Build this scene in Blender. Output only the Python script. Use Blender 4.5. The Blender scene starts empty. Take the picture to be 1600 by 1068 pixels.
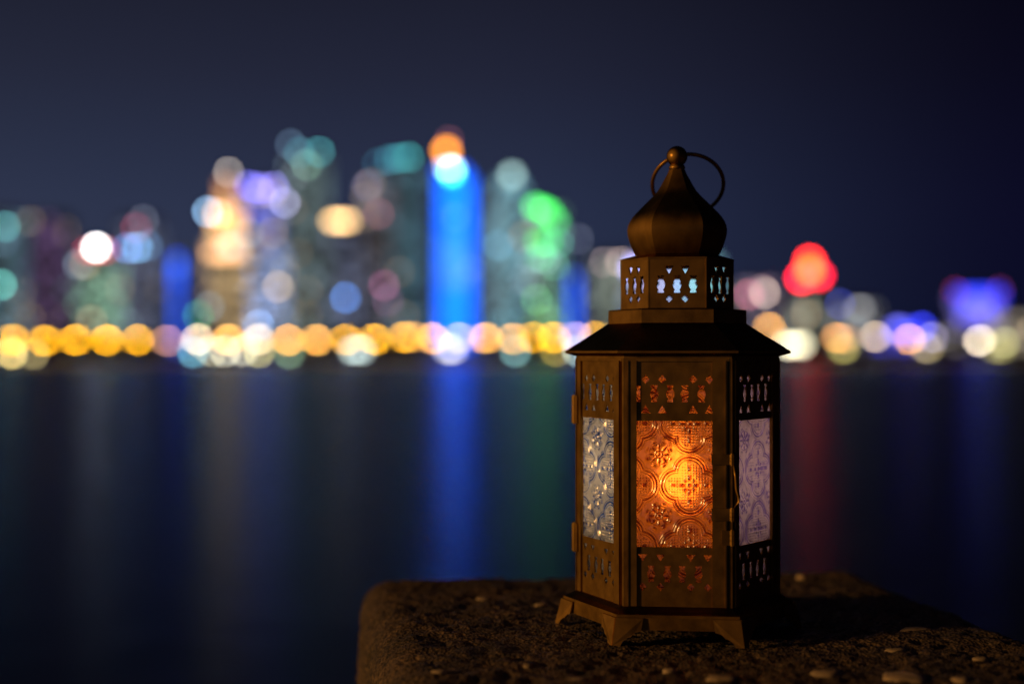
import bpy, bmesh, math, random
import numpy as np
from mathutils import Matrix, Vector

random.seed(7); np.random.seed(7)
SC = bpy.context.scene
COL = SC.collection
R = math.radians
EYE = 4.0            # camera height above the water
F = 2222.0           # focal length in pixels of the 1600 px wide photograph (50 mm)

# ------------------------------------------------------------------ camera
cam = bpy.data.cameras.new('camera'); camo = bpy.data.objects.new('camera', cam); COL.objects.link(camo)
camo.location = (0, 0, EYE); camo.rotation_euler = (R(90.41), 0, 0)
cam.lens = 50; cam.sensor_width = 36; cam.clip_start = 0.02; cam.clip_end = 8000
cam.dof.use_dof = True; cam.dof.focus_distance = 0.712; cam.dof.aperture_fstop = 3.1
SC.camera = camo

# ------------------------------------------------------------------ sky
W = bpy.data.worlds.new('World'); SC.world = W; W.use_nodes = True
nt = W.node_tree; nt.nodes.clear()
out = nt.nodes.new('ShaderNodeOutputWorld'); bg = nt.nodes.new('ShaderNodeBackground')
sky = nt.nodes.new('ShaderNodeTexSky'); sky.sky_type = 'NISHITA'; sky.sun_disc = False
sky.sun_elevation = R(-5.5); sky.sun_rotation = R(-70); sky.air_density = 1.0; sky.dust_density = 0.6
mul = nt.nodes.new('ShaderNodeMix'); mul.data_type = 'RGBA'; mul.blend_type = 'ADD'; mul.inputs[0].default_value = 1
sc_ = nt.nodes.new('ShaderNodeVectorMath'); sc_.operation = 'SCALE'; sc_.inputs['Scale'].default_value = 1.4
nt.links.new(sky.outputs[0], sc_.inputs[0])
# town glow: the night air is a little brighter low over the city
tc = nt.nodes.new('ShaderNodeTexCoord'); sx = nt.nodes.new('ShaderNodeSeparateXYZ')
nt.links.new(tc.outputs['Generated'], sx.inputs[0])
rp = nt.nodes.new('ShaderNodeValToRGB'); e = rp.color_ramp.elements
e[0].position = 0.0; e[0].color = (0.095, 0.165, 0.39, 1)
e[1].position = 1.0; e[1].color = (0.02, 0.02, 0.05, 1)
m1 = rp.color_ramp.elements.new(0.10); m1.color = (0.095, 0.140, 0.34, 1)
m2 = rp.color_ramp.elements.new(0.19); m2.color = (0.068, 0.080, 0.185, 1)
m3 = rp.color_ramp.elements.new(0.27); m3.color = (0.042, 0.044, 0.098, 1)
nt.links.new(sx.outputs['Z'], rp.inputs[0])
# the glow fades away from the town, towards the open sea on the right
az = nt.nodes.new('ShaderNodeMapRange'); az.interpolation_type = 'SMOOTHSTEP'
az.inputs['From Min'].default_value = -0.05; az.inputs['From Max'].default_value = 0.37
az.inputs['To Min'].default_value = 0.0; az.inputs['To Max'].default_value = 1.0
nt.links.new(sx.outputs['X'], az.inputs['Value'])
tint = nt.nodes.new('ShaderNodeMix'); tint.data_type = 'RGBA'
tint.inputs[6].default_value = (1, 1, 1, 1); tint.inputs[7].default_value = (0.13, 0.095, 0.24, 1)
nt.links.new(az.outputs[0], tint.inputs[0])
gl = nt.nodes.new('ShaderNodeVectorMath'); gl.operation = 'MULTIPLY'
nt.links.new(rp.outputs[0], gl.inputs[0]); nt.links.new(tint.outputs[2], gl.inputs[1])
nt.links.new(gl.outputs[0], mul.inputs[6]); nt.links.new(sc_.outputs[0], mul.inputs[7])
nt.links.new(mul.outputs[2], bg.inputs[0]); bg.inputs[1].default_value = 0.20
nt.links.new(bg.outputs[0], out.inputs[0])

# ------------------------------------------------------------------ key light (warm, low, from the promenade behind left)
sl = bpy.data.lights.new('sun', 'SUN'); sun = bpy.data.objects.new('sun', sl); COL.objects.link(sun)
sl.energy = 1.9; sl.angle = R(6); sl.color = (1.0, 0.52, 0.15)
LAZ, LEL = R(70), R(10)
ldir = Vector((-math.sin(LAZ)*math.cos(LEL), -math.cos(LAZ)*math.cos(LEL), math.sin(LEL)))   # towards the light
sun.rotation_euler = ldir.to_track_quat('Z', 'Y').to_euler()
sun.location = (-3, -3, 5)

vs = SC.view_settings; vs.view_transform = 'Standard'; vs.look = 'None'; vs.exposure = 0; vs.gamma = 1
SC.cycles.use_adaptive_sampling = False
SC.cycles.use_denoising = True
SC.cycles.max_bounces = 10; SC.cycles.caustics_reflective = True; SC.cycles.caustics_refractive = True
SC.cycles.sample_clamp_indirect = 6

# ================================================================== helpers
def lin(c):
    return tuple((x/255/12.92 if x <= 10 else ((x/255+0.055)/1.055)**2.4) for x in c)

def link(o, parent=None):
    COL.objects.link(o)
    if parent is not None: o.parent = parent
    return o

def tag(o, label=None, cat=None, group=None, kind=None):
    if label: o['label'] = label
    if cat: o['category'] = cat
    if group: o['group'] = group
    if kind: o['kind'] = kind
    return o

def empty(name, loc, rz=0):
    o = bpy.data.objects.new(name, None); COL.objects.link(o)
    o.location = loc; o.rotation_euler = (0, 0, rz); o.empty_display_size = 0.02
    return o

class MB:
    """collects vertices and faces of ONE part"""
    def __init__(s): s.v = []; s.f = []; s.m = []
    def add(s, vs_, fs, mi=0):
        b = len(s.v); s.v += [tuple(p) for p in vs_]
        s.f += [tuple(i+b for i in f) for f in fs]; s.m += [mi]*len(fs)
    def box(s, x0, x1, y0, y1, z0, z1, M=None, mi=0):
        p = [Vector((x, y, z)) for z in (z0, z1) for y in (y0, y1) for x in (x0, x1)]
        if M is not None: p = [M @ q for q in p]
        s.add(p, [(0,2,3,1), (4,5,7,6), (0,1,5,4), (2,6,7,3), (0,4,6,2), (1,3,7,5)], mi)
    def prism(s, poly, d0, d1, fn, mi=0):
        """poly: 2D points; fn(a, b, d) -> 3D"""
        n = len(poly)
        p = [fn(a, b, d0) for a, b in poly] + [fn(a, b, d1) for a, b in poly]
        s.add(p, [tuple(range(n))[::-1], tuple(range(n, 2*n))] + [(i, (i+1) % n, (i+1) % n+n, i+n) for i in range(n)], mi)
    def rings(s, rs, cap=True, mi=0):
        n = len(rs[0]); p = [q for r in rs for q in r]
        fs = [(k*n+i, k*n+(i+1) % n, (k+1)*n+(i+1) % n, (k+1)*n+i) for k in range(len(rs)-1) for i in range(n)]
        if cap: fs += [tuple(range(n))[::-1], tuple(range((len(rs)-1)*n, len(rs)*n))]
        s.add(p, fs, mi)
    def tube(s, pts, r, n=10, closed=False, mi=0):
        P = [Vector(p) for p in pts]; N = len(P); rs = []
        for i, p in enumerate(P):
            t = (P[(i+1) % N]-P[i-1]) if closed else (P[min(i+1, N-1)]-P[max(i-1, 0)])
            t.normalize(); a = Vector((0, 0, 1)) if abs(t.z) < 0.9 else Vector((1, 0, 0))
            u = t.cross(a).normalized(); w = t.cross(u)
            rs.append([p+(u*math.cos(2*math.pi*k/n)+w*math.sin(2*math.pi*k/n))*r for k in range(n)])
        if closed: rs.append(rs[0])
        s.rings(rs, cap=not closed, mi=mi)
    def sphere(s, c, r, nu=16, nv=10, mi=0):
        rs = []
        for j in range(1, nv):
            t = math.pi*j/nv
            rs.append([(c[0]+r*math.sin(t)*math.cos(2*math.pi*i/nu), c[1]+r*math.sin(t)*math.sin(2*math.pi*i/nu), c[2]-r*math.cos(t)) for i in range(nu)])
        s.rings(rs, mi=mi)
    def mesh(s, name, mats, smooth=False):
        me = bpy.data.meshes.new(name); me.from_pydata(s.v, [], s.f); me.update()
        for m in (mats if isinstance(mats, (list, tuple)) else [mats]): me.materials.append(m)
        me.polygons.foreach_set('material_index', s.m)
        if smooth: me.polygons.foreach_set('use_smooth', [True]*len(me.polygons))
        bm = bmesh.new(); bm.from_mesh(me); bmesh.ops.recalc_face_normals(bm, faces=bm.faces); bm.to_mesh(me); bm.free()
        return me
    def build(s, name, mats, parent=None, smooth=False, M=None):
        o = link(bpy.data.objects.new(name, s.mesh(name, mats, smooth)), parent)
        if M is not None: o.matrix_local = M
        return o

def inst(name, me, parent, M):
    o = link(bpy.data.objects.new(name, me), parent); o.matrix_local = M; return o

def newmat(name):
    m = bpy.data.materials.new(name); m.use_nodes = True
    n = m.node_tree.nodes; b = n['Principled BSDF']
    return m, m.node_tree, b

def nd(t, typ, **kw):
    x = t.nodes.new(typ)
    for k, v in kw.items(): setattr(x, k, v)
    return x

EM = {}
def emit(col, strength, sample=True):
    key = (tuple(round(c, 3) for c in col), round(strength, 3), sample)
    if key in EM: return EM[key]
    m, t, b = newmat('light_%d' % len(EM))
    b.inputs['Base Color'].default_value = (0.05, 0.05, 0.05, 1)
    b.inputs['Emission Color'].default_value = (*col, 1); b.inputs['Emission Strength'].default_value = strength
    if not sample: m.cycles.emission_sampling = 'NONE'
    EM[key] = m
    return m

def paint(name, col, rough=0.6, metal=0.0, scale=2.0, var=0.3):
    m, t, b = newmat(name)
    n = nd(t, 'ShaderNodeTexNoise'); n.inputs['Scale'].default_value = scale; n.inputs['Detail'].default_value = 6
    tcx = nd(t, 'ShaderNodeTexCoord'); t.links.new(tcx.outputs['Object'], n.inputs['Vector'])
    r = nd(t, 'ShaderNodeValToRGB')
    r.color_ramp.elements[0].position = 0.3; r.color_ramp.elements[1].position = 0.7
    r.color_ramp.elements[0].color = (*[c*(1-var) for c in col], 1); r.color_ramp.elements[1].color = (*[min(1, c*(1+var)) for c in col], 1)
    t.links.new(n.outputs[0], r.inputs[0]); t.links.new(r.outputs[0], b.inputs['Base Color'])
    b.inputs['Roughness'].default_value = rough; b.inputs['Metallic'].default_value = metal
    return m

def P(px, py, D):      # the place at distance D that a reading (px, py) of the photograph corresponds to
    return Vector(((px-800)/F*D, D, EYE-(py-550)/F*D))

# ================================================================== materials
def make_bronze():
    m, t, b = newmat('aged_bronze_metal'); t.nodes.remove(b); o = t.nodes['Material Output']
    tcx = nd(t, 'ShaderNodeTexCoord')
    n1 = nd(t, 'ShaderNodeTexNoise'); n1.inputs['Scale'].default_value = 38; n1.inputs['Detail'].default_value = 8; n1.inputs['Roughness'].default_value = 0.65
    n2 = nd(t, 'ShaderNodeTexNoise'); n2.inputs['Scale'].default_value = 150; n2.inputs['Detail'].default_value = 6
    for x in (n1, n2): t.links.new(tcx.outputs['Object'], x.inputs['Vector'])
    r = nd(t, 'ShaderNodeValToRGB'); el = r.color_ramp.elements
    el[0].position = 0.28; el[0].color = (0.125, 0.066, 0.014, 1); el[1].position = 0.60; el[1].color = (0.30, 0.165, 0.038, 1)
    t.links.new(n1.outputs[0], r.inputs[0])
    bp = nd(t, 'ShaderNodeBump'); bp.inputs['Strength'].default_value = 0.12; bp.inputs['Distance'].default_value = 0.0006
    t.links.new(n1.outputs[0], bp.inputs['Height'])
    g1 = nd(t, 'ShaderNodeBsdfGlossy'); g1.distribution = 'BECKMANN'
    mr = nd(t, 'ShaderNodeMapRange'); mr.inputs['To Min'].default_value = 0.58; mr.inputs['To Max'].default_value = 0.70
    t.links.new(n2.outputs[0], mr.inputs[0]); t.links.new(mr.outputs[0], g1.inputs['Roughness'])
    g2 = nd(t, 'ShaderNodeBsdfGlossy'); g2.distribution = 'BECKMANN'; g2.inputs['Roughness'].default_value = 0.3
    for g in (g1, g2): t.links.new(r.outputs[0], g.inputs['Color']); t.links.new(bp.outputs[0], g.inputs['Normal'])
    mx = nd(t, 'ShaderNodeMixShader'); mx.inputs[0].default_value = 0.3
    t.links.new(g1.outputs[0], mx.inputs[1]); t.links.new(g2.outputs[0], mx.inputs[2]); t.links.new(mx.outputs[0], o.inputs[0])
    return m
BRONZE = make_bronze()

def make_glass(name, thin, thick, wt, rough):
    """coloured glass: the thicker the pressed relief, the deeper its own colour"""
    m, t, b = newmat(name); t.nodes.remove(b)
    o = t.nodes['Material Output']
    at = nd(t, 'ShaderNodeAttribute'); at.attribute_name = 'thickness'
    r = nd(t, 'ShaderNodeValToRGB'); el = r.color_ramp.elements
    el[0].position = 0.10; el[0].color = (*thin, 1); el[1].position = 0.75; el[1].color = (*thick, 1)
    t.links.new(at.outputs['Fac'], r.inputs[0])
    tr = nd(t, 'ShaderNodeBsdfTranslucent'); t.links.new(r.outputs[0], tr.inputs[0])
    rf = nd(t, 'ShaderNodeBsdfRefraction'); rf.inputs['Roughness'].default_value = rough; rf.inputs['IOR'].default_value = 1.45
    t.links.new(r.outputs[0], rf.inputs['Color'])
    gs = nd(t, 'ShaderNodeBsdfGlossy'); gs.inputs['Roughness'].default_value = 0.22; gs.inputs['Color'].default_value = (1, 0.97, 0.92, 1)
    mx = nd(t, 'ShaderNodeMixShader'); mx.inputs[0].default_value = 1-wt
    t.links.new(tr.outputs[0], mx.inputs[1]); t.links.new(rf.outputs[0], mx.inputs[2])
    fr = nd(t, 'ShaderNodeFresnel'); fr.inputs[0].default_value = 2.4
    m2_ = nd(t, 'ShaderNodeMixShader'); t.links.new(fr.outputs[0], m2_.inputs[0])
    t.links.new(mx.outputs[0], m2_.inputs[1]); t.links.new(gs.outputs[0], m2_.inputs[2])
    t.links.new(m2_.outputs[0], o.inputs[0])
    return m
AMBER = make_glass('amber_pressed_glass', (0.85, 0.27, 0.04), (0.28, 0.038, 0.003), 0.55, 0.48)
BLUEG = make_glass('pale_blue_pressed_glass', (0.46, 0.60, 1.0), (0.020, 0.10, 0.72), 0.62, 0.12)
PURPG = make_glass('mauve_pressed_glass', (0.36, 0.36, 0.95), (0.13, 0.11, 0.72), 0.66, 0.14)

def make_stone():
    m, t, b = newmat('rough_dark_stone')
    tcx = nd(t, 'ShaderNodeTexCoord')
    n1 = nd(t, 'ShaderNodeTexNoise'); n1.inputs['Scale'].default_value = 430; n1.inputs['Detail'].default_value = 5
    n2 = nd(t, 'ShaderNodeTexNoise'); n2.inputs['Scale'].default_value = 26; n2.inputs['Detail'].default_value = 7
    v = nd(t, 'ShaderNodeTexVoronoi'); v.inputs['Scale'].default_value = 560
    for x in (n1, n2, v): t.links.new(tcx.outputs['Object'], x.inputs['Vector'])
    r1 = nd(t, 'ShaderNodeValToRGB'); el = r1.color_ramp.elements
    el[0].position = 0.38; el[0].color = (0.020, 0.012, 0.007, 1); el[1].position = 0.70; el[1].color = (0.18, 0.115, 0.056, 1)
    t.links.new(n1.outputs[0], r1.inputs[0])
    r2 = nd(t, 'ShaderNodeValToRGB'); el = r2.color_ramp.elements
    el[0].position = 0.35; el[0].color = (0.45, 0.45, 0.45, 1); el[1].position = 0.7; el[1].color = (1.1, 1.05, 1, 1)
    t.links.new(n2.outputs[0], r2.inputs[0])
    mm = nd(t, 'ShaderNodeMix'); mm.data_type = 'RGBA'; mm.blend_type = 'MULTIPLY'; mm.inputs[0].default_value = 1
    t.links.new(r1.outputs[0], mm.inputs[6]); t.links.new(r2.outputs[0], mm.inputs[7])
    t.links.new(mm.outputs[2], b.inputs['Base Color'])
    b.inputs['Roughness'].default_value = 0.8
    bp = nd(t, 'ShaderNodeBump'); bp.inputs['Strength'].default_value = 0.8; bp.inputs['Distance'].default_value = 0.0012
    t.links.new(v.outputs[0], bp.inputs['Height']); t.links.new(bp.outputs[0], b.inputs['Normal'])
    return m
STONE = make_stone()
CHIP = paint('pale_stone', (0.30, 0.22, 0.13), 0.85, 0, 200, 0.5)

def make_water():
    m, t, b = newmat('night_water'); t.nodes.remove(b); o = t.nodes['Material Output']
    df = nd(t, 'ShaderNodeBsdfDiffuse'); df.inputs[0].default_value = (0.006, 0.009, 0.016, 1)
    gs = nd(t, 'ShaderNodeBsdfGlossy'); gs.inputs['Color'].default_value = (0.23, 0.34, 0.54, 1); gs.inputs['Roughness'].default_value = 0.26
    fr = nd(t, 'ShaderNodeFresnel'); fr.inputs[0].default_value = 1.33
    tcx = nd(t, 'ShaderNodeTexCoord')
    n1 = nd(t, 'ShaderNodeTexNoise'); n1.inputs['Scale'].default_value = 0.9; n1.inputs['Detail'].default_value = 5
    mp = nd(t, 'ShaderNodeMapping'); mp.inputs['Scale'].default_value = (0.55, 1.0, 1)
    t.links.new(tcx.outputs['Object'], mp.inputs[0]); t.links.new(mp.outputs[0], n1.inputs['Vector'])
    bp = nd(t, 'ShaderNodeBump'); bp.inputs['Strength'].default_value = 0.5; bp.inputs['Distance'].default_value = 0.10
    t.links.new(n1.outputs[0], bp.inputs['Height'])
    for x in (df, gs, fr): t.links.new(bp.outputs[0], x.inputs['Normal'])
    mx = nd(t, 'ShaderNodeMixShader'); t.links.new(fr.outputs[0], mx.inputs[0])
    t.links.new(df.outputs[0], mx.inputs[1]); t.links.new(gs.outputs[0], mx.inputs[2]); t.links.new(mx.outputs[0], o.inputs[0])
    return m
WATER = make_water()
PAVE = paint('promenade_paving', (0.20, 0.16, 0.12), 0.8, 0, 0.6, 0.3)
QUAY = paint('quay_masonry', (0.17, 0.14, 0.11), 0.85, 0, 0.8, 0.35)
LAND = paint('shore_ground', (0.05, 0.05, 0.045), 0.9, 0, 0.05, 0.4)
POLE = paint('painted_steel', (0.06, 0.06, 0.065), 0.45, 0.6, 1.0, 0.2)
WAX = paint('candle_wax', (0.75, 0.55, 0.35), 0.5, 0, 40, 0.08)
def facade(col):
    col = tuple(c*.6 for c in col)
    return paint('facade_%d_%d_%d' % tuple(int(c*999) for c in col), col, 0.35, 0.0, 0.06, 0.25)

# ================================================================== setting
SHORE = 590.0
QZ = EYE-1.3            # paving of the near quay
def sheet(name, x0, x1, y0, y1, z, mat, nx=1, ny=1):
    b = MB()
    for j in range(ny):
        for i in range(nx):
            xa, xb = x0+(x1-x0)*i/nx, x0+(x1-x0)*(i+1)/nx; ya, yb = y0+(y1-y0)*j/ny, y0+(y1-y0)*(j+1)/ny
            b.add([(xa, ya, z), (xb, ya, z), (xb, yb, z), (xa, yb, z)], [(0, 1, 2, 3)])
    return tag(b.build(name, mat), kind='structure')
sheet('water', -3000, 3000, 1.4, 4000, 0.0, WATER)
b = MB(); b.box(-1200, 1200, SHORE, 3500, -1.0, 1.3); land = tag(b.build('far_shore', LAND), kind='structure')
b = MB(); b.box(-1200, 1200, SHORE-0.6, SHORE+14, -1.0, 1.55); b.box(-1200, 1200, SHORE-0.9, SHORE-0.1, 1.2, 1.75)
tag(b.build('promenade', QUAY), kind='structure')
b = MB(); b.box(-8, 8, -8, 1.15, -1.0, QZ); tag(b.build('quay', PAVE), kind='structure')

# ================================================================== the stone block the lantern stands on
SLAB = EYE-0.1436
def vnoise(X, Y, cell, seed):
    rs = np.random.RandomState(seed); g = rs.rand(256, 256)
    x = X/cell; y = Y/cell; xi = np.floor(x).astype(int); yi = np.floor(y).astype(int)
    fx = x-xi; fy = y-yi; fx = fx*fx*(3-2*fx); fy = fy*fy*(3-2*fy)
    a = g[xi % 256, yi % 256]; bb = g[(xi+1) % 256, yi % 256]; c = g[xi % 256, (yi+1) % 256]; d = g[(xi+1) % 256, (yi+1) % 256]
    return (a*(1-fx)+bb*fx)*(1-fy)+(c*(1-fx)+d*fx)*fy-0.5

def stone_block():
    # local frame: x along the back edge, y away from the camera; origin at the middle of the block at its foot
    hw, hd, H, rr = 0.166, 0.29, SLAB-QZ, 0.021
    nx, ny = 330, 560
    ext = 0.10                       # the sheet folds over the edges and runs down the sides by this much
    sx_ = np.linspace(-hw-ext, hw+ext, nx); sy_ = np.linspace(-hd-ext, hd+ext, ny)
    U, V = np.meshgrid(sx_, sy_, indexing='ij')
    def fold(s, h):
        a = np.abs(s); fl = h-rr; arc = rr*math.pi/2
        pos = np.where(a < fl, a, np.where(a < fl+arc, fl+rr*np.sin(np.clip((a-fl)/rr, 0, math.pi/2)), h))
        dz = np.where(a < fl, 0, np.where(a < fl+arc, rr*(1-np.cos(np.clip((a-fl)/rr, 0, math.pi/2))), rr+(a-fl-arc)))
        return np.sign(s)*pos, dz
    X, dx = fold(U, hw); Y, dy = fold(V, hd)
    Z = H-np.maximum(dx, dy)-np.minimum(dx, dy)*0.35
    # round the vertical corners
    cx = np.clip(np.abs(X)-(hw-0.03), 0, None); cy = np.clip(np.abs(Y)-(hd-0.03), 0, None)
    L = np.sqrt(cx**2+cy**2); k = np.where(L > 0.03, 0.03/np.maximum(L, 1e-6), 1)
    X = np.sign(X)*(np.minimum(np.abs(X), hw-0.03)+cx*k); Y = np.sign(Y)*(np.minimum(np.abs(Y), hd-0.03)+cy*k)
    # rough grain
    n = 0.0018*vnoise(U, V, 0.030, 1)+0.0014*vnoise(U, V, 0.009, 2)+0.0013*vnoise(U, V, 0.0042, 3)+0.0010*vnoise(U, V, 0.0021, 4)
    pit = vnoise(U, V, 0.0055, 5); n -= 0.0022*np.clip(pit-0.22, 0, None)/0.28
    dt = np.maximum(dx, dy); wside = np.clip(dt/rr, 0, 1)
    Z = Z+n*(1-wside); X = X+np.sign(U)*n*1.6*np.clip(dx/rr, 0, 1); Y = Y+np.sign(V)*n*1.6*np.clip(dy/rr, 0, 1)
    # wide flat pad where the lantern's feet stand
    vts = np.stack([X, Y, Z], -1).reshape(-1, 3)
    idx = np.arange(nx*ny).reshape(nx, ny)
    q = np.stack([idx[:-1, :-1], idx[1:, :-1], idx[1:, 1:], idx[:-1, 1:]], -1).reshape(-1, 4)
    # lower shaft down to the quay, from the hem of the sheet
    hem = np.concatenate([idx[:, 0], idx[-1, 1:], idx[::-1, -1][1:], idx[0, ::-1][1:-1]])
    nb = len(vts); low = vts[hem].copy(); low[:, 2] = 0.0
    vts = np.concatenate([vts, low]); nh = len(hem)
    faces = [tuple(x) for x in q.tolist()]
    hl = hem.tolist()
    faces += [(hl[(i+1) % nh], hl[i], nb+i, nb+(i+1) % nh) for i in range(nh)]
    me = bpy.data.meshes.new('stone_block'); me.from_pydata(vts.tolist(), [], faces); me.update()
    me.polygons.foreach_set('use_smooth', [True]*len(me.polygons)); me.materials.append(STONE)
    o = link(bpy.data.objects.new('stone_block', me))
    a = R(8.7)
    # back edge middle measured at (0.071, 0.922) -> block centre
    c = Vector((0.066, 0.930, 0))-Vector((-math.sin(a), math.cos(a), 0))*hd
    o.location = (c.x, c.y, QZ); o.rotation_euler = (0, 0, a)
    tag(o, 'rough dark brown stone block with rounded edges under the lantern', 'stone block')
    return o, c, a, H
block, BC, BA, BH = stone_block()

def chips():
    Mi = (Matrix.Translation((BC.x, BC.y, QZ)) @ Matrix.Rotation(BA, 4, 'Z')).inverted()
    # (px, py, half width px, half depth factor)
    spots = [(1412, 1058, 33, 0.75), (1128, 1060, 26, 0.4), (1290, 1052, 26, 0.35), (1428, 984, 28, 0.24), (1400, 1016, 18, 0.25),
             (757, 936, 14, 0.35), (845, 945, 11, 0.3), (825, 1040, 9, 0.5), (687, 1050, 12, 0.5),
             (1253, 901, 9, 0.8), (900, 1063, 18, 0.4), (1500, 1062, 16, 0.5), (1530, 1030, 14, 0.3), (1045, 1048, 12, 0.35)]
    for i, (px, py, w, kd) in enumerate(spots):
        D = 0.1436*F/(py-550); p = Vector(((px-800)/F*D, D, SLAB)); p = Mi @ p
        rw = w/F*D; rd = rw*kd*1.6
        rs = random.Random(i); b = MB(); n = 12
        j = [0.8+0.35*rs.random() for _ in range(n)]
        ring = lambda s, z: [(p.x+rw*s*j[k]*math.cos(2*math.pi*k/n), p.y+rd*s*j[k]*math.sin(2*math.pi*k/n), p.z+z+0.0005*rs.random()) for k in range(n)]
        b.rings([ring(1.02, -0.002), ring(1.0, 0.0003), ring(0.82, 0.0010), ring(0.5, 0.0012)])
        b.build('stone_chip', CHIP, block, smooth=True)
chips()

# ================================================================== the lantern
LX, LY, LROT = 0.0866, 0.746, R(-6.3)
LB = SLAB+0.0008
lantern = empty('lantern', (LX, LY, LB), LROT)
tag(lantern, 'six sided bronze metal lantern with onion dome, ring handle and coloured pressed glass', 'lantern')
Z0 = 0.1436                                   # height of the eye above the lantern's feet
def face_mat(k, ap, z=0):                     # k = 0 front, -1 left, +1 right; local x right, y up, z outwards
    f = R(60*k); u = Vector((math.cos(f), math.sin(f), 0)); n = Vector((math.sin(f), -math.cos(f), 0))
    M = Matrix.Identity(4)
    for i in range(3): M[i][0] = u[i]; M[i][1] = (0, 0, 1)[i]; M[i][2] = n[i]; M[i][3] = n[i]*ap+(0, 0, z)[i]
    return M
def corner(k, r, z):                          # k = 0 : front-right corner
    a = R(60*k-60); return Vector((r*math.cos(a), r*math.sin(a), z))
def hexring(r, z): return [corner(k, r, z) for k in range(6)]
C60 = math.sqrt(3)/2

def curve_plate(name, outer, holes, th):
    cu = bpy.data.curves.new(name, 'CURVE'); cu.dimensions = '2D'; cu.fill_mode = 'BOTH'; cu.extrude = th/2
    for poly in [outer]+holes:
        s = cu.splines.new('POLY'); s.points.add(len(poly)-1); s.use_cyclic_u = True
        for p, q in zip(s.points, poly): p.co = (q[0], q[1], 0, 1)
    o = bpy.data.objects.new(name, cu); COL.objects.link(o)
    dg = bpy.context.evaluated_depsgraph_get(); dg.update()
    me = bpy.data.meshes.new_from_object(o.evaluated_get(dg)); me.name = name
    bpy.data.objects.remove(o); bpy.data.curves.remove(cu)
    me.materials.clear(); me.materials.append(BRONZE)
    return me
def rect(x0, x1, y0, y1): return [(x0, y0), (x1, y0), (x1, y1), (x0, y1)]
def diamond(x, y, w, h): return [(x-w, y), (x, y-h), (x+w, y), (x, y+h)]
def tri(x, y, w, h, up): return [(x-w, y-h*up), (x+w, y-h*up), (x, y+h*up)] if up > 0 else [(x-w, y+h), (x, y-h), (x+w, y+h)]
def vase(x, y, w, h):
    prof = [(-1, .72), (-.82, .72), (-.66, .5), (-.4, .82), (-.1, 1), (.2, .9), (.5, .55), (.7, .52), (.84, .8), (1, .8)]
    return [(x+w*a, y+h*t) for t, a in prof]+[(x-w*a, y+h*t) for t, a in prof[::-1]]

# --- body faces
SB = 0.0520; AB = SB*C60
pz = lambda y: Z0+(550-y)/3170.0             # height of a reading on the front face
pu = lambda x: (x-1065)/3170.0
HW = SB/2-0.0009
holes = [rect(pu(1000.5), pu(1119), pz(857), pz(660))]
k_ = 1/3170.0
for x in (1015, 1041, 1089, 1114): holes += [diamond(pu(x), pz(595), 6.4*k_, 7*k_), tri(pu(x), pz(641.5), 7*k_, 6.5*k_, 1)]
for x in (1028.5, 1053.5, 1076, 1102): holes.append(vase(pu(x), pz(617.5), 6.6*k_, 13.2*k_))
holes.append(rect(pu(1001), pu(1007), pz(630), pz(605)))
for x in (1010.5, 1038, 1085, 1111.5): holes += [tri(pu(x), pz(874), 7*k_, 5.6*k_, -1), diamond(pu(x), pz(919), 6.2*k_, 6.6*k_)]
for x in (1023.5, 1049, 1071.7, 1097): holes.append(vase(pu(x), pz(898.7), 6.4*k_, 12.8*k_))
ZT, ZB = pz(562), pz(951)
plate_me = curve_plate('perforated_panel', rect(-HW, HW, ZB, ZT), holes, 0.0006)

def strip_mesh(x0, x1, fold):
    b = MB(); b.box(x0, x1, ZB+0.0006, ZT-0.0012, 0.0004, 0.0015)
    if fold: b.box(x1-0.0007, x1, ZB+0.0006, ZT-0.0012, 0.0015, 0.0021)
    else: b.box(x0, x0+0.0007, ZB+0.0006, ZT-0.0012, 0.0015, 0.0021)
    return b.mesh('frame_strip', BRONZE)
st_l = strip_mesh(-HW+0.0002, pu(1001), False); st_r = strip_mesh(pu(1118.5), HW-0.0015, True)
b = MB(); b.box(-HW, HW, ZT-0.0016, ZT-0.0002, 0.0005, 0.0012); st_t = b.mesh('top_strip', BRONZE)

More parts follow.
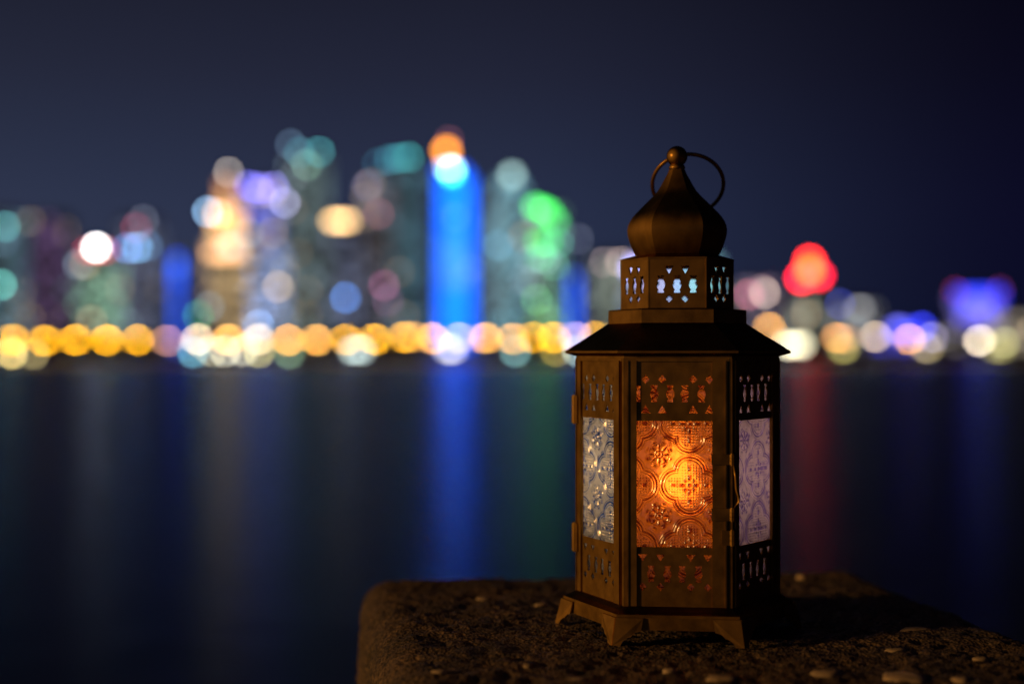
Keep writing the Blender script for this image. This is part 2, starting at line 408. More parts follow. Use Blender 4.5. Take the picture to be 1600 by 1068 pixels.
def pane_mesh(name, cx, cy):
    """pressed glass: a quatrefoil lattice in relief"""
    Pd = 97.0/3170
    x0, x1, z0, z1 = -HW+0.001, HW-0.001, ZB+0.001, ZT-0.001
    nx, nz = 230, 590
    X, Zz = np.meshgrid(np.linspace(x0, x1, nx), np.linspace(z0, z1, nz), indexing='ij')
    p = (X-cx)/Pd; q = (Zz-cy)/Pd
    a = p-np.round(p); c = q-np.round(q)
    d = np.min([np.hypot(a-sx2, c-sy2)-0.245 for sx2, sy2 in ((.215, 0), (-.215, 0), (0, .215), (0, -.215))], axis=0)
    g = lambda x, w: np.exp(-(x/w)**2)
    h = 1.0*g(d, .016)+0.65*g(d+.046, .010)+0.5*g(d-.042, .010)
    stip = (np.sin(a*2*np.pi*11)*np.sin(c*2*np.pi*11))**2
    h += 0.55*stip*np.clip((-d-.075)/.02, 0, 1)
    for i in range(4):
        t = i*math.pi/2; ar = a*math.cos(t)+c*math.sin(t); cr = -a*math.sin(t)+c*math.cos(t)
        h += 1.4*np.exp(-((ar-.115)/.045)**2-(cr/.020)**2)+1.2*np.exp(-((ar-.27)/.04)**2-(cr/.022)**2)
        t2 = t+math.pi/4; ar = a*math.cos(t2)+c*math.sin(t2); cr = -a*math.sin(t2)+c*math.cos(t2)
        h += 1.0*np.exp(-((ar-.10)/.03)**2-(cr/.022)**2)
    h += 1.3*g(np.hypot(a, c), .028)
    # rosettes between the quatrefoils
    a2 = (p-.5)-np.round(p-.5); c2 = (q-.5)-np.round(q-.5); rr = np.hypot(a2, c2); th = np.arctan2(c2, a2)
    pet = np.abs(np.cos(4*th))
    h += np.where(rr < .25, 1.0, 0)*(1.1*g(rr-.12, .05)*pet**5+0.8*g(rr-.20, .020)*np.abs(np.sin(4*th))**4+1.2*g(rr, .022)+0.8*g(rr-.055, .011)+0.6*g(rr-.16, .012)*(pet<.75))
    h += 0.6*(vnoise(X, Zz, .0022, 11)+vnoise(X, Zz, .005, 12))
    Yv = h*0.00062
    v = np.stack([X, Zz, Yv], -1).reshape(-1, 3); idx = np.arange(nx*nz).reshape(nx, nz)
    f = np.stack([idx[:-1, :-1], idx[1:, :-1], idx[1:, 1:], idx[:-1, 1:]], -1).reshape(-1, 4)
    me = bpy.data.meshes.new(name); me.from_pydata(v.tolist(), [], f.tolist()); me.update()
    at_ = me.attributes.new('thickness', 'FLOAT', 'POINT'); at_.data.foreach_set('value', np.clip(h, 0, 1.3).reshape(-1).astype(np.float32))
    me.polygons.foreach_set('use_smooth', [True]*len(me.polygons)); me.materials.append(AMBER)
    return me
pane_f = pane_mesh('glass_pane', pu(1084), pz(761)); pane_s = pane_mesh('glass_pane', pu(1088), pz(741))

post = MB()
post.rings([[(0.0016*math.cos(R(60*i)), 0.0016*math.sin(R(60*i)), z) for i in range(6)] for z in (ZB, ZT)])
post_me = post.mesh('corner_post', BRONZE)
GM = {0: AMBER, -1: BLUEG, 1: PURPG, 2: BLUEG, 3: AMBER, -2: PURPG}
for k in (0, -1, 1, 2, 3, -2):
    M = face_mat(k, AB)
    pl = inst('perforated_panel', plate_me, lantern, M)
    inst('frame_strip', st_l, lantern, M); inst('frame_strip', st_r, lantern, M); inst('top_strip', st_t, lantern, M)
    g = inst('glass_pane', pane_f if k == 0 else pane_s, lantern, face_mat(k, AB-0.0022))
    g.material_slots[0].link = 'OBJECT'; g.material_slots[0].material = GM[k]
    nm = {AMBER: 'amber pressed glass with quatrefoil relief', BLUEG: 'pale blue pressed glass with quatrefoil relief', PURPG: 'mauve pressed glass with quatrefoil relief'}[GM[k]]
    g['label'] = nm
    inst('corner_post', post_me, lantern, Matrix.Translation(corner(k, SB-0.0004, 0)))

# --- hinges: a leaf and a three-knuckle barrel
def hinge(kc, r_off, y0, y1, leaf_k, leaf_u0, leaf_u1):
    c = corner(kc, SB+r_off, 0)
    b = MB(); zt, zb = pz(y0), pz(y1); n = 3
    for i in range(n):
        za = zb+(zt-zb)*i/n+0.0001; zc = zb+(zt-zb)*(i+1)/n-0.0001
        b.rings([[(c.x+0.0019*math.cos(R(36*j)), c.y+0.0019*math.sin(R(36*j)), z) for j in range(10)] for z in (za, zc)])
    b.rings([[(c.x+0.0013*math.cos(R(36*j)), c.y+0.0013*math.sin(R(36*j)), z) for j in range(10)] for z in (zb-0.0004, zt+0.0004)])
    h = b.build('hinge', BRONZE, lantern)
    l = MB(); l.box(leaf_u0, leaf_u1, zb, zt, 0.0016, 0.0024, M=face_mat(leaf_k, AB)); l.build('hinge_leaf', BRONZE, h)
hinge(-1-1, 0.0016, 625, 671, -1, -SB/2-0.0008, -SB/2+0.0035)
hinge(-1-1, 0.0016, 838, 884, -1, -SB/2-0.0008, -SB/2+0.0035)
hinge(0, 0.0014, 711, 727, 0, SB/2-0.0095, SB/2-0.0004)
hinge(0, 0.0014, 795, 814, 0, SB/2-0.0095, SB/2-0.0004)
hinge(0, 0.0014, 829, 852, 0, SB/2-0.0045, SB/2-0.0004)
# latch hook between the two tabs
b = MB(); c = corner(0, SB+0.0026, 0)
b.tube([(c.x, c.y, pz(727)), (c.x+.0008, c.y-.0006, pz(745)), (c.x+.0012, c.y-.0008, pz(765)), (c.x+.0022, c.y-.0002, pz(775)), (c.x+.0022, c.y+.0006, pz(784)), (c.x+.0004, c.y, pz(795))], 0.0008, 8)
b.build('latch_hook', BRONZE, lantern, smooth=True)

# --- foot ring, floor and feet
SBA = 0.0598
b = MB(); b.rings([hexring(SBA, pz(962)-0.0006), hexring(SBA, pz(962)+0.0008), hexring(SBA-0.004, pz(962)+0.0022), hexring(SB+0.0012, ZB+0.0004)])
b.build('base_plate', BRONZE, lantern)
zs_t, zs_b = pz(962)-0.0006, pz(983)
skm = MB(); skm.box(-SBA/2+0.001, SBA/2-0.001, zs_b, zs_t, -0.0010, -0.0001); skirt_me = skm.mesh('skirt', BRONZE)
for k in (0, -1, 1, 2, 3, -2): inst('skirt', skirt_me, lantern, face_mat(k, SBA*C60))
def foot(kc):
    b = MB()
    for side in (1, -1):
        kf = kc if side > 0 else kc+1           # face whose right (left) end is this corner
        w = 0.0135; H = zs_t
        prof = [(0, H), (w, H), (w*0.96, zs_b-0.0002), (w*0.74, zs_b-0.0010), (w*0.62, zs_b-0.0030), (w*0.50, zs_b*0.52), (w*0.36, zs_b*0.30), (w*0.30, 0.0), (0, 0.0)]
        f = R(60*kf); u = Vector((math.cos(f), math.sin(f), 0)); n = Vector((math.sin(f), -math.cos(f), 0))
        def fn(a, z, d, u=u, n=n, side=side):
            fl = 1+0.055*max(0, (H-z)/H)**1.4
            p = n*(SBA*C60*fl+d)+u*side*(SBA*fl/2+0.0004-a); return (p.x, p.y, z)
        # densify so the flare bends
        b.prism(prof, 0.0002, 0.0011, fn)
    return b.build('foot', BRONZE, lantern)
for k in range(6): foot(k-2)

# --- roof
SE = 0.0582; SN = 0.0357
zE, zR = Z0+0.0002, Z0+0.0142
for k in (0, -1, 1, 2, 3, -2):
    b = MB(); a0, a1 = SE*C60, SN*C60
    f = R(60*k); u = Vector((math.cos(f), math.sin(f), 0)); n = Vector((math.sin(f), -math.cos(f), 0))
    pr = []
    for off in (0, -0.0008):
        for (s, z) in ((SE, zE), (SN, zR)):
            for sg in (-1, 1):
                p = n*(s*C60)+u*(sg*s/2); pr.append((p.x, p.y, z+off))
    b.add(pr, [(0, 1, 3, 2), (4, 6, 7, 5), (0, 4, 5, 1), (2, 3, 7, 6), (0, 2, 6, 4), (1, 5, 7, 3)])
    b.build('roof_panel', BRONZE, lantern)
b = MB(); b.rings([hexring(SE-0.0004, zE-0.0016), hexring(SE+0.0005, zE-0.0014), hexring(SE+0.0006, zE-0.0004), hexring(SE-0.0002, zE+0.0001)], cap=False)
b.rings([hexring(SE-0.0004, zE-0.0016), hexring(SB+0.0008, zE-0.0030), hexring(SB+0.0008, ZT-0.0006), hexring(SB-0.004, ZT-0.0006)], cap=False)
b.build('eave_rim', BRONZE, lantern)

# --- neck and perforated gallery
b = MB(); zn0, zn1 = zR-0.0008, Z0+0.0213
b.rings([hexring(SN+0.0003, zn0), hexring(SN+0.0003, zn1-0.0007), hexring(SN-0.0003, zn1), hexring(0.0285, zn1+0.0004)], cap=False)
b.rings([hexring(SN-0.0008, zn0), hexring(SN-0.0008, zn1-0.001), hexring(0.024, zn1-0.0007)], cap=False)
b.build('neck', BRONZE, lantern)
SG = 0.0290; gz0, gz1 = zn1+0.0002, Z0+0.0471
gu = lambda x: (x-1057.8)/3085.0; gz = lambda y: Z0+(550-y)/3085.0; kg = 1/3085.0
gh = []
for x in (1045, 1070.2): gh += [tri(gu(x), gz(423.5), 7*kg, 6.3*kg, -1), diamond(gu(x), gz(467.8), 6.6*kg, 6.8*kg)]
for x in (1032, 1057.5, 1082.5): gh.append(vase(gu(x), gz(446), 6.8*kg, 13.6*kg))
gal_me = curve_plate('gallery_panel', rect(-SG/2+0.0002, SG/2-0.0002, gz0, gz1), gh, 0.0006)
gp = MB(); gp.rings([[(0.0007*math.cos(R(60*i)), 0.0007*math.sin(R(60*i)), z) for i in range(6)] for z in (gz0, gz1)]); gp_me = gp.mesh('gallery_post', BRONZE)
gh2 = []
for x in (1045, 1070.2): gh2 += [tri(gu(x), gz(422), 8.6*kg, 8*kg, -1), diamond(gu(x), gz(466.5), 8*kg, 8.2*kg)]
for x in (1032, 1057.5, 1082.5): gh2.append(vase(gu(x), gz(445), 8.2*kg, 13.6*kg))
gal_back = curve_plate('gallery_panel', rect(-SG/2+0.0002, SG/2-0.0002, gz0, gz1), gh2, 0.0006)
for k in (0, -1, 1, 2, 3, -2):
    inst('gallery_panel', gal_me if k in (0, -1, 1) else gal_back, lantern, face_mat(k, SG*C60)); inst('gallery_post', gp_me, lantern, Matrix.Translation(corner(k, SG-0.0002, 0)))
b = MB(); b.rings([hexring(SG+0.0006, gz1-0.0006), hexring(SG+0.0007, gz1+0.0004), hexring(SG-0.001, gz1+0.0009), hexring(0.0215, gz1+0.0026)])
b.build('gallery_cap', BRONZE, lantern)

# --- onion dome: six curved panels
prof = [(.0497, .0217), (.0519, .0229), (.0541, .0239), (.0564, .0247), (.0587, .0254), (.0610, .0259), (.0632, .02605), (.0655, .0257), (.0678, .0247), (.0700, .0233), (.0722, .0214), (.0750, .0186), (.0779, .0157), (.0808, .0127), (.0836, .0102), (.0865, .0084), (.0893, .0069), (.0925, .0051), (.0955, .0039)]
for k in (0, -1, 1, 2, 3, -2):
    f = R(60*k); u = Vector((math.cos(f), math.sin(f), 0)); n = Vector((math.sin(f), -math.cos(f), 0)); b = MB()
    rows = []
    for h, r in prof:
        row = []
        for j in range(7):
            t = -1+2*j/6; bow = 0.0004*(1-t*t)*(r/.026)
            p = n*(r*C60+bow)+u*(t*r/2); row.append(Vector((p.x, p.y, Z0+h)))
        rows.append(row)
    nr, nc = len(rows), 7
    vts = [q for row in rows for q in row]; inn = [Vector((q.x*0.97, q.y*0.97, q.z)) for q in vts]; N = len(vts)
    fs = [(r*nc+j, r*nc+j+1, (r+1)*nc+j+1, (r+1)*nc+j) for r in range(nr-1) for j in range(nc-1)]
    fs2 = [tuple(i+N for i in q[::-1]) for q in fs]
    bd = [j for j in range(nc)]+[r*nc+nc-1 for r in range(1, nr)]+[(nr-1)*nc+j for j in range(nc-2, -1, -1)]+[r*nc for r in range(nr-2, 0, -1)]
    fs3 = [(bd[(i+1) % len(bd)], bd[i], bd[i]+N, bd[(i+1) % len(bd)]+N) for i in range(len(bd))]
    b.add(vts+inn, fs+fs2+fs3)
    o = b.build('dome_panel', BRONZE, lantern, smooth=True)
    bmod = o.data
    for e_ in bmod.edges: pass
    try: bmod.set_sharp_from_angle(angle=R(35))
    except Exception: pass
b = MB(); b.rings([[(r*math.cos(R(20*i)), r*math.sin(R(20*i)), Z0+z) for i in range(18)] for z, r in ((.0945, .0036), (.0957, .0044), (.0967, .0040), (.0985, .0030))])
b.build('finial_collar', BRONZE, lantern, smooth=True)
b = MB(); b.sphere((0, 0, Z0+0.1018), 0.0055, 28, 18); b.build('finial_ball', BRONZE, lantern, smooth=True)
# ring through the ball, fallen back against the dome
Rg = 0.0188; tilt = R(39); sw = 0.0058
cz = -math.sqrt(Rg*Rg-sw*sw)
pts = []
for i in range(72):
    t = 2*math.pi*i/72; x = sw+Rg*math.cos(t); y = cz+Rg*math.sin(t)
    pts.append((x, -y*math.sin(tilt)+0.0005, Z0+0.1022+y*math.cos(tilt)))
b = MB(); b.tube(pts, 0.00105, 12, closed=True); b.build('ring_handle', BRONZE, lantern, smooth=True)

# ================================================================== candle inside
candle = empty('candle', (LX, LY, LB+ZB+0.0002), LROT)
tag(candle, 'small lit candle glowing behind the amber glass inside the lantern', 'candle')
b = MB(); b.rings([[(r*math.cos(R(15*i)), r*math.sin(R(15*i)), z) for i in range(24)] for z, r in ((0, .0165), (.0455, .0165), (.0468, .0155), (.046, .012), (.0452, .004))])
b.build('wax', WAX, candle, smooth=True)
b = MB(); b.tube([(0, 0, .045), (0.0003, 0, .0485), (0.0008, 0, .051)], 0.0006, 6); b.build('wick', POLE, candle)
b = MB(); b.rings([[(r*math.cos(R(30*i)), r*math.sin(R(30*i)), z) for i in range(12)] for z, r in ((.049, .0025), (.051, .0060), (.056, .0088), (.063, .0085), (.071, .0055), (.079, .0022), (.083, .0005))])
b.build('flame', emit((1.0, 0.55, 0.20), 10), candle, smooth=True)

# ================================================================== the far shore: lamps
BOK = 24.5
def disc_strength(rpx): return (BOK/rpx)**2
ORD = ['first', 'second', 'third', 'fourth', 'fifth', 'sixth', 'seventh', 'eighth', 'ninth', 'tenth', 'eleventh', 'twelfth', 'thirteenth', 'fourteenth', 'fifteenth',
       'sixteenth', 'seventeenth', 'eighteenth', 'nineteenth', 'twentieth', 'twenty-first', 'twenty-second', 'twenty-third', 'twenty-fourth', 'twenty-fifth', 'twenty-sixth', 'twenty-seventh', 'twenty-eighth']
RL = 2.3
def street_lamp(px, py, col, gain, label, D=600.0, rpx=RL):
    top = P(px, py, D); g = 1.55; h = top.z-g; r = rpx/F*D
    o = empty('street_lamp', (top.x, D, g)); tag(o, label, 'street lamp', 'lamps along the far promenade')
    b = MB(); b.rings([[(q*math.cos(R(45*i)), q*math.sin(R(45*i)), z) for i in range(8)] for z, q in ((0, .28), (.5, .26), (.6, .13), (h-r*0.9, .08))]); b.build('post', POLE, o)
    rr_ = random.Random(int(px)); off = (2.4+.8*rr_.random())/F*D
    b = MB(); b.box(-off-.1, off+.1, -.06, .06, h-r-.12, h-r+.02); b.build('arm', POLE, o)
    for sg in (-1, 1):
        b = MB(); b.sphere((sg*off, 0, h), r, 14, 9); gb = b.build('globe', emit(lin(col), round(disc_strength(rpx)*gain*(.5+sg*.12*(rr_.random()-.3)), 1)), o, smooth=True)
        b = MB(); b.rings([[(sg*off+q*math.cos(R(45*i)), q*math.sin(R(45*i)), z) for i in range(8)] for z, q in ((h+r*.86, r*.5), (h+r*1.05, r*.35), (h+r*1.15, .05))]); b.build('cap', POLE, gb)
AMB = (255, 180, 22); PEA = (255, 180, 80); WHI = (255, 222, 180); LAV = (225, 190, 235)
lamps = [(20, 531, AMB, 1.04), (70, 532, AMB, 1.04), (118, 531, AMB, 1.10), (167, 531, AMB, 1.10), (215, 531, AMB, 1.04), (260, 532, (235, 165, 130), .5),
         (309, 530, WHI, .9), (357, 530, PEA, 1.23), (404, 530, WHI, .85), (450, 531, PEA, 1.04), (495, 531, PEA, 0.98), (541, 530, AMB, 0.85), (586, 530, AMB, 0.98),
         (632, 527, AMB, 0.91), (645, 526, PEA, 0.45), (676, 528, PEA, 1.04), (717, 528, LAV, .5), (758, 528, PEA, 1.10), (801, 529, PEA, 0.78), (833, 527, AMB, 0.72), (864, 527, AMB, 0.98),
         (899, 527, LAV, .55), (930, 526, AMB, 0.78), (1202, 512, PEA, 0.72), (1308, 528, (255, 170, 80), .55), (1321, 529, (255, 180, 100), .25), (1368, 526, WHI, .5), (1421, 530, PEA, 0.72)]
for i, (x, y, c, g) in enumerate(lamps):
    nm = {AMB: 'amber', PEA: 'peach', WHI: 'warm white', LAV: 'pale lavender'}.get(c, 'orange')
    if x < 1000: lb = '%s street lamp, %s from the left in the row along the far shore' % (nm, ORD[i])
    else: lb = '%s street lamp, %s from the left among those right of the lantern' % (nm, ORD[i-23])
    street_lamp(x, y, c, g, lb)
for x, y, c, g, lb in [(1457, 527, (200, 190, 230), .28, 'faint lavender street lamp right of the blue pavilion'), (1530, 532, (255, 235, 205), .75, 'cream white street lamp near the right edge of the photo'),
                       (1568, 535, (220, 215, 150), .30, 'dim yellow green street lamp at the right edge of the photo')]:
    street_lamp(x, y, c, g, lb)

def low_light(px, py, w, h, col, gain, label, name='floodlight', cat='floodlight', D=594.0):
    """a low lit box on a stand by the water: w, h in readings of the photograph"""
    c = P(px, py+3.5, D); g = 1.55; ww, hh = w/F*D, h/F*D; z = c.z-g
    o = empty(name, (c.x, D, g)); tag(o, label, cat, 'low lights by the far water')
    zb = max(z-hh/2, 0.15)
    b = MB(); b.box(-ww*.4, ww*.4, -.2, .5, 0, zb); b.build('stand', POLE, o)
    b = MB(); b.box(-ww/2-.1, ww/2+.1, -.1, .55, zb, z+hh/2+.12); b.build('housing', POLE, o)
    cov = min(w, 44)*min(h, 44)/(math.pi*BOK*BOK)
    b = MB(); b.box(-ww/2, ww/2, -.24, -.12, zb+.05, z+hh/2); b.build('lit_face', emit(lin(col), gain/cov), o)
YG = (245, 235, 160); CY = (120, 200, 225)
for x, y, w, h, c, g, lb in [
    (18, 548, 9, 7, (255, 225, 140), .75, 'yellow floodlight by the water at the left edge of the photo'), (52, 549, 8, 7, (225, 205, 140), .3, 'dim yellow floodlight below the second amber lamp'),
    (302, 546, 7, 7, CY, .5, 'cyan floodlight low at the water below the first white lamp'), (330, 544, 6, 6, (255, 245, 200), .3, 'white floodlight left of the brightest shore cluster'),
    (352, 545, 6, 6, (255, 252, 225), .4, 'white floodlight in the middle of the brightest shore cluster'), (380, 544, 6, 6, (255, 250, 220), .4, 'white floodlight right in the brightest shore cluster'),
    (405, 546, 6, 6, YG, .4, 'pale yellow floodlight at the right end of the brightest cluster'), (452, 548, 7, 7, (150, 190, 150), .35, 'pale green floodlight right of the brightest cluster'),
    (558, 543, 24, 7, (225, 250, 245), .7, 'wide cyan white floodlight on the shore below the warm roof sign'), (704, 542, 18, 7, (255, 250, 240), .6, 'wide white floodlight at the foot of the blue tower'),
    (805, 545, 7, 7, (140, 200, 200), .4, 'teal floodlight below the pale teal tower'), (868, 544, 7, 7, (230, 200, 90), .3, 'dim yellow floodlight below the green lit tower'),
    (903, 544, 8, 7, (220, 250, 240), .4, 'pale teal floodlight just left of the lantern'), (1240, 535, 36, 9, (255, 246, 205), 1.6, 'very bright cream light box just right of the lantern'),
    (1318, 541, 12, 6, (215, 205, 110), .35, 'yellow green floodlight below the orange lamp pair'), (1448, 540, 14, 6, (215, 195, 140), .4, 'dim straw floodlight below the lavender lamp'),
    (1560, 541, 22, 6, (215, 205, 120), .35, 'wide dim yellow floodlight near the right edge')]:
    low_light(x, y, w, h, c, g, lb)

# ================================================================== towers
def tower(name, label, x0, x1, ytop, D, glow, body=(0.03, 0.035, 0.05), shape='box', lights=(), cov=0.34, litp=0.55, spread=0.5, depth=None, bands=None, seed=None):
    gz_ = 1.3; bx = ((x0+x1)/2-800)/F*D; wd = (x1-x0)/F*D; ht = EYE-(ytop-550)/F*D-gz_
    dp = depth or max(12.0, wd*0.8)
    o = empty(name, (bx, D+dp/2, gz_)); tag(o, label, 'tower' if ht > 35 else 'building', 'towers on the far shore')
    rs = random.Random(seed if seed is not None else hash(label) % 1000 if False else sum(map(ord, label)))
    nsd = 4 if shape in ('box', 'step', 'slant') else 12
    def width(t):
        if shape == 'step': return 1.0 if t < .72 else (.74 if t < .9 else .5)
        if shape == 'bullet': return 1.0 if t < .6 else max(.12, math.sqrt(max(0, 1-((t-.6)/.42)**2)))
        if shape == 'waist': return 0.82+0.5*(t-.55)**2
        if shape == 'taper': return 1.0-.35*t
        return 1.0
    def ring(t, grow=0.0):
        w = width(t)
        if nsd == 4:
            hx, hy = wd/2*w+grow, dp/2*w+grow; return [(-hx, -hy), (hx, -hy), (hx, hy), (-hx, hy)]
        return [((wd/2*w+grow)*math.sin(2*math.pi*(i-.5)/nsd), -(dp/2*w+grow)*math.cos(2*math.pi*(i-.5)/nsd)) for i in range(nsd)]
    ts = [0, .715, .72, .9, .905, 1] if shape == 'step' else ([0]+[i/16 for i in range(1, 17)] if shape in ('bullet', 'waist') else [0, 1])
    if shape == 'step':
        rg = []
        for t in (0, .72): rg.append([(x, y, t*ht) for x, y in ring(0)])
        for t in (.72, .9): rg.append([(x, y, t*ht) for x, y in ring(.8)])
        for t in (.9, 1): rg.append([(x, y, t*ht) for x, y in ring(.95)])
    else: rg = [[(x, y, t*ht) for x, y in ring(t)] for t in ts]
    b = MB(); b.rings(rg); b.build('facade', facade(body), o)
    # floors and lit windows
    fh = 4.2; nf = max(2, int(ht/fh)); led = MB(); win = MB()
    for f in range(3 if ht > 35 else 1, nf):
        t0, t1 = (f+.25)*fh/ht, (f+.25+cov*1.7)*fh/ht
        if t1 > .985: break
        A, B_ = ring(t0, .14), ring(t1, .14)
        if f % 2 == 0:
            C_, Dd = ring(t0, .3), ring(t0, .3)
            led.rings([[(x, y, t0*ht-.5) for x, y in C_], [(x, y, t0*ht-.25) for x, y in Dd]])
        for s in range(nsd):
            p, q = A[s], A[(s+1) % nsd]; p2, q2 = B_[s], B_[(s+1) % nsd]
            if (p[1]+q[1])/2 > 0.3*dp: continue
            L = math.hypot(q[0]-p[0], q[1]-p[1]); nc = max(1, int(round(L/3.6)))
            for c in range(nc):
                if rs.random() > litp: continue
                a0, a1 = (c+.16)/nc, (c+.84)/nc
                mi = 0 if rs.random() < 1-spread else 1
                if rs.random() < .05: mi = rs.choice((2, 3))
                win.add([(p[0]+(q[0]-p[0])*a0, p[1]+(q[1]-p[1])*a0, t0*ht), (p[0]+(q[0]-p[0])*a1, p[1]+(q[1]-p[1])*a1, t0*ht),
                         (p2[0]+(q2[0]-p2[0])*a1, p2[1]+(q2[1]-p2[1])*a1, t1*ht), (p2[0]+(q2[0]-p2[0])*a0, p2[1]+(q2[1]-p2[1])*a0, t1*ht)], [(0, 1, 2, 3)], mi)
    if led.v: tag(led.build('floor_ledges', facade(tuple(c*1.4 for c in body)), o), kind='stuff')
    covg = 0.68*cov*1.7*litp
    if win.v:
        g = lin(glow); m = max(g); colr = tuple(x/m for x in g)
        tag(win.build('lit_windows', [emit(colr, m/covg*1.25, False), emit(tuple(x**.8 for x in colr), m/covg*.6, False), emit((1.0, .72, .42), .6+m/covg*3.5, False), emit((.6, .85, 1.0), .5+m/covg*3.0, False)], o), kind='stuff')
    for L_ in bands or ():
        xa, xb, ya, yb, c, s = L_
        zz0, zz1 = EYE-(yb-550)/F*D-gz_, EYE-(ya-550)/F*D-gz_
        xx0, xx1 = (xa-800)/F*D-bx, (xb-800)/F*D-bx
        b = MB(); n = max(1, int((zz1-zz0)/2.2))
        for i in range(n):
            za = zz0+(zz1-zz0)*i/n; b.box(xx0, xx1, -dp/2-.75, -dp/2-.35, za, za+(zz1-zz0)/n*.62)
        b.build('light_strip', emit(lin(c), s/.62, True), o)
    for L_ in lights:
        if len(L_) == 5: (px, py, r, c, g), w, h = L_, None, None
        else: px, py, w, h, c, g = L_
        z = EYE-(py-550)/F*D-gz_; x = (px-800)/F*D-bx
        if w is None:
            rr = r/F*D; b = MB()
            on_roof = z-rr > ht*0.99
            y = 0 if on_roof else -dp/2-rr*.6-.2
            if on_roof:
                m_ = MB(); m_.rings([[(x+q*math.cos(R(60*i)), q*math.sin(R(60*i)), zz) for i in range(6)] for zz, q in ((ht-.5, .5), (z-rr*.8, .25))]); m_.build('mast', POLE, o)
            b.sphere((x, y, z), rr, 12, 8); b.build('beacon', emit(lin(c), disc_strength(r)*g), o, smooth=True)
        else:
            ww, hh = w/F*D, h/F*D; b = MB()
            top = z-hh/2 > ht*0.99
            y = -dp/2 if not top else -dp/2+1
            if top:
                m_ = MB(); m_.box(x-ww*.3, x-ww*.25, y, y+.8, ht-.4, z); m_.box(x+ww*.25, x+ww*.3, y, y+.8, ht-.4, z); m_.build('sign_frame', POLE, o)
            cv = min(w, 44)*min(h, 44)/(math.pi*BOK*BOK)
            b.box(x-ww/2, x+ww/2, y-.9, y-.4, z-hh/2, z+hh/2); b.build('sign', emit(lin(c), g/cv), o)
    return o

RB = 3.0
tower('tower', 'dark tower with teal lights cut by the left edge of the photo', -60, 18, 330, 760, (60, 85, 95), lights=[(8, 354, RB, (80, 150, 150), .55), (2, 445, RB, (100, 190, 175), .6), (6, 378, RB, (70, 90, 110), .3)])
tower('tower', 'dark maroon tower between the left edge and the green tower', 44, 100, 335, 860, (58, 42, 72), litp=.4)
tower('tower', 'green glowing tower with a white light on a red roof sign', 118, 178, 405, 740, (112, 150, 128), lights=[(143, 386, 5, (255, 255, 250), 2.2), (150, 391, 36, 4, (235, 70, 85), .75)])
tower('tower', 'dim grey tower with sky blue lights beside the red roof sign', 186, 244, 340, 820, (66, 72, 92), lights=[(199, 388, RB, (110, 140, 215), .45), (215, 387, RB, (120, 180, 230), .5), (231, 384, RB, (90, 130, 175), .3), (213, 356, RB, (150, 60, 80), .35), (224, 344, RB, (110, 115, 130), .3), (188, 438, RB, (140, 60, 70), .4)])
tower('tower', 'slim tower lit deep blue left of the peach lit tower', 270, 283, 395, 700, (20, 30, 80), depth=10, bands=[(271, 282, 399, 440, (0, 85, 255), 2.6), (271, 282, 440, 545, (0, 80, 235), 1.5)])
tower('tower', 'stepped tower lit peach in tiers with a slender top', 322, 382, 300, 780, (145, 120, 84), shape='step', lights=[(352, 266, RB, (150, 140, 130), .7), (325, 331, RB, (150, 200, 245), .55), (340, 333, RB, (230, 190, 150), .4), (310, 493, RB, (60, 150, 90), .4)],
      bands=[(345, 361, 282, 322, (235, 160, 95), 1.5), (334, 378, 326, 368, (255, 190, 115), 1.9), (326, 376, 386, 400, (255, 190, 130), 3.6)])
tower('tower', 'tower with a violet roof sign right of the peach tower', 374, 430, 282, 900, (78, 84, 150), lights=[(390, 290, RB, (95, 90, 200), .6), (405, 294, 22, 6, (130, 120, 235), .75), (428, 292, RB, (135, 125, 225), .45), (445, 317, RB, (155, 155, 195), .6), (405, 325, 28, 8, (85, 85, 190), .5)])
tower('tower', 'pale blue glowing block in front of the violet sign tower', 392, 440, 385, 720, (138, 158, 208), litp=.7, lights=[(404, 508, RB, (140, 180, 235), .4)])
tower('tower', 'tall grey green tower with teal roof lights left of the warm sign', 446, 508, 236, 960, (70, 86, 88), lights=[(450, 222, RB, (75, 95, 115), .5), (468, 238, RB, (60, 115, 125), .5), (499, 237, RB, (60, 130, 135), .55), (479, 258, RB, (95, 130, 110), .5), (459, 276, RB, (95, 100, 105), .3)])
tower('tower', 'dim block carrying a wide warm roof sign', 512, 556, 352, 800, (72, 78, 98), lights=[(531, 345, 34, 8, (255, 205, 135), 1.5), (540, 465, RB, (75, 125, 205), .6)])
tower('tower', 'grey tower with dim red lights right of the warm sign', 566, 612, 278, 880, (78, 78, 88), lights=[(574, 290, RB, (115, 105, 125), .4), (592, 334, RB, (125, 75, 85), .4), (600, 446, RB, (140, 85, 115), .5), (606, 470, RB, (110, 80, 110), .35)])
tower('tower', 'dark teal tower with a row of teal roof lights', 604, 660, 252, 960, (52, 82, 94), lights=[(607, 246, RB, (45, 105, 120), .5), (622, 244, RB, (50, 125, 130), .5), (637, 242, RB, (50, 130, 130), .55), (588, 252, RB, (40, 85, 105), .3)])
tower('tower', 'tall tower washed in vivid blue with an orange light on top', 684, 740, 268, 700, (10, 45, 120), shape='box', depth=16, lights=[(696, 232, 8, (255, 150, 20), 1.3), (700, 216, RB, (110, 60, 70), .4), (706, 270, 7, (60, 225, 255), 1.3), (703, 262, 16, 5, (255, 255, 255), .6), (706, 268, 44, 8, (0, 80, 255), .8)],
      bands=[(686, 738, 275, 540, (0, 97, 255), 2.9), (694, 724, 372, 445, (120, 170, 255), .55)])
tower('tower', 'bullet shaped pale teal tower with a single grey green top light', 762, 832, 268, 820, (92, 138, 152), shape='bullet', litp=.7, lights=[(800, 274, 7, (135, 165, 160), .75), (778, 383, RB, (80, 130, 160), .35)])
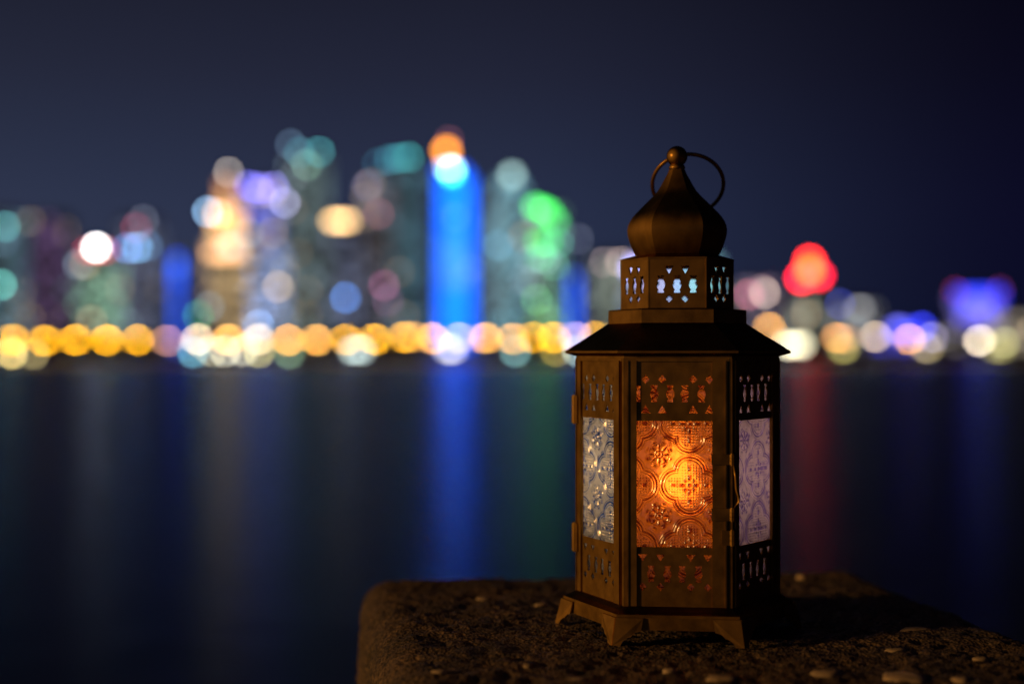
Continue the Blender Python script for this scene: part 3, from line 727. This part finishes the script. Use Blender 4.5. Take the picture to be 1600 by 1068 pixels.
tower('tower', 'tower with bright green lights clustered on its upper floors', 818, 886, 318, 760, (88, 132, 112), shape='waist', lights=[(836, 323, 6, (70, 215, 90), .55), (848, 327, 6, (60, 230, 80), .55), (858, 332, 6, (60, 215, 80), .5), (868, 345, 6, (60, 190, 85), .45), (842, 378, 6, (60, 200, 90), .5), (856, 377, 6, (70, 210, 100), .45), (845, 400, 6, (60, 170, 95), .4), (872, 380, RB, (80, 150, 130), .35), (866, 415, RB, (95, 160, 130), .35), (838, 468, RB, (75, 140, 85), .5), (850, 500, 30, 4, (110, 160, 60), .3)])
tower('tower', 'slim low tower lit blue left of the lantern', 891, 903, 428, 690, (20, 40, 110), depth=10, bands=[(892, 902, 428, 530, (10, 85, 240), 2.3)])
tower('tower', 'grey tower with beige lights half hidden by the lantern', 926, 984, 396, 800, (108, 118, 108), lights=[(905, 371, RB, (85, 90, 105), .4), (944, 410, RB, (125, 110, 110), .5), (969, 409, RB, (165, 140, 130), .5)])
tower('screen_building', 'building with a bright white blue screen behind the lantern gallery', 984, 1124, 396, 780, (90, 95, 130), bands=[(992, 1040, 402, 470, (205, 195, 240), .75), (1041, 1070, 402, 470, (165, 200, 255), .9), (1071, 1122, 402, 470, (150, 235, 235), .8)], lights=[(990, 420, 8, (170, 170, 255), 1.0)])
tower('tower', 'low block with pink and beige lights right of the lantern', 1160, 1212, 440, 820, (88, 82, 98), lights=[(1170, 460, RB, (165, 75, 110), .55), (1195, 458, RB, (185, 165, 150), .65), (1190, 452, RB, (150, 120, 120), .3)])
tower('tower', 'grey tower under a glowing red and orange roof light', 1244, 1298, 452, 780, (118, 122, 108), lights=[(1257, 433, 8, (255, 22, 45), 3.2), (1284, 429, 8, (255, 25, 50), 2.2), (1270, 407, 8, (255, 38, 30), 3.2), (1270, 421, 9, (255, 190, 10), .6)])
tower('building', 'low grey block with pale lights right of the red roof light', 1312, 1372, 470, 820, (108, 110, 112), lights=[(1343, 482, 14, 6, (140, 140, 140), .5), (1312, 475, RB, (60, 70, 170), .35)])
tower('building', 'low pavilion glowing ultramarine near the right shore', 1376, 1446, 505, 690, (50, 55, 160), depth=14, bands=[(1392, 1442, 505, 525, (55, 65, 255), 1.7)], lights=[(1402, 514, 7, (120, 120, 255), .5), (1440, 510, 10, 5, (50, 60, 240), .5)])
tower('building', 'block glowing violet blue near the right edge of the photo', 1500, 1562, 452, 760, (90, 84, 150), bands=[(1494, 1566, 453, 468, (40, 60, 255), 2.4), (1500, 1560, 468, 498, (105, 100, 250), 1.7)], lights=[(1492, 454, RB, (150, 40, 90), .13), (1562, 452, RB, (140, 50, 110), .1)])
tower('building', 'beige block cut by the right edge of the photo', 1566, 1650, 486, 740, (140, 128, 110), litp=.7)
tower('building', 'long low dim podium between the red light and the right edge', 1452, 1500, 515, 700, (110, 104, 100), depth=14)
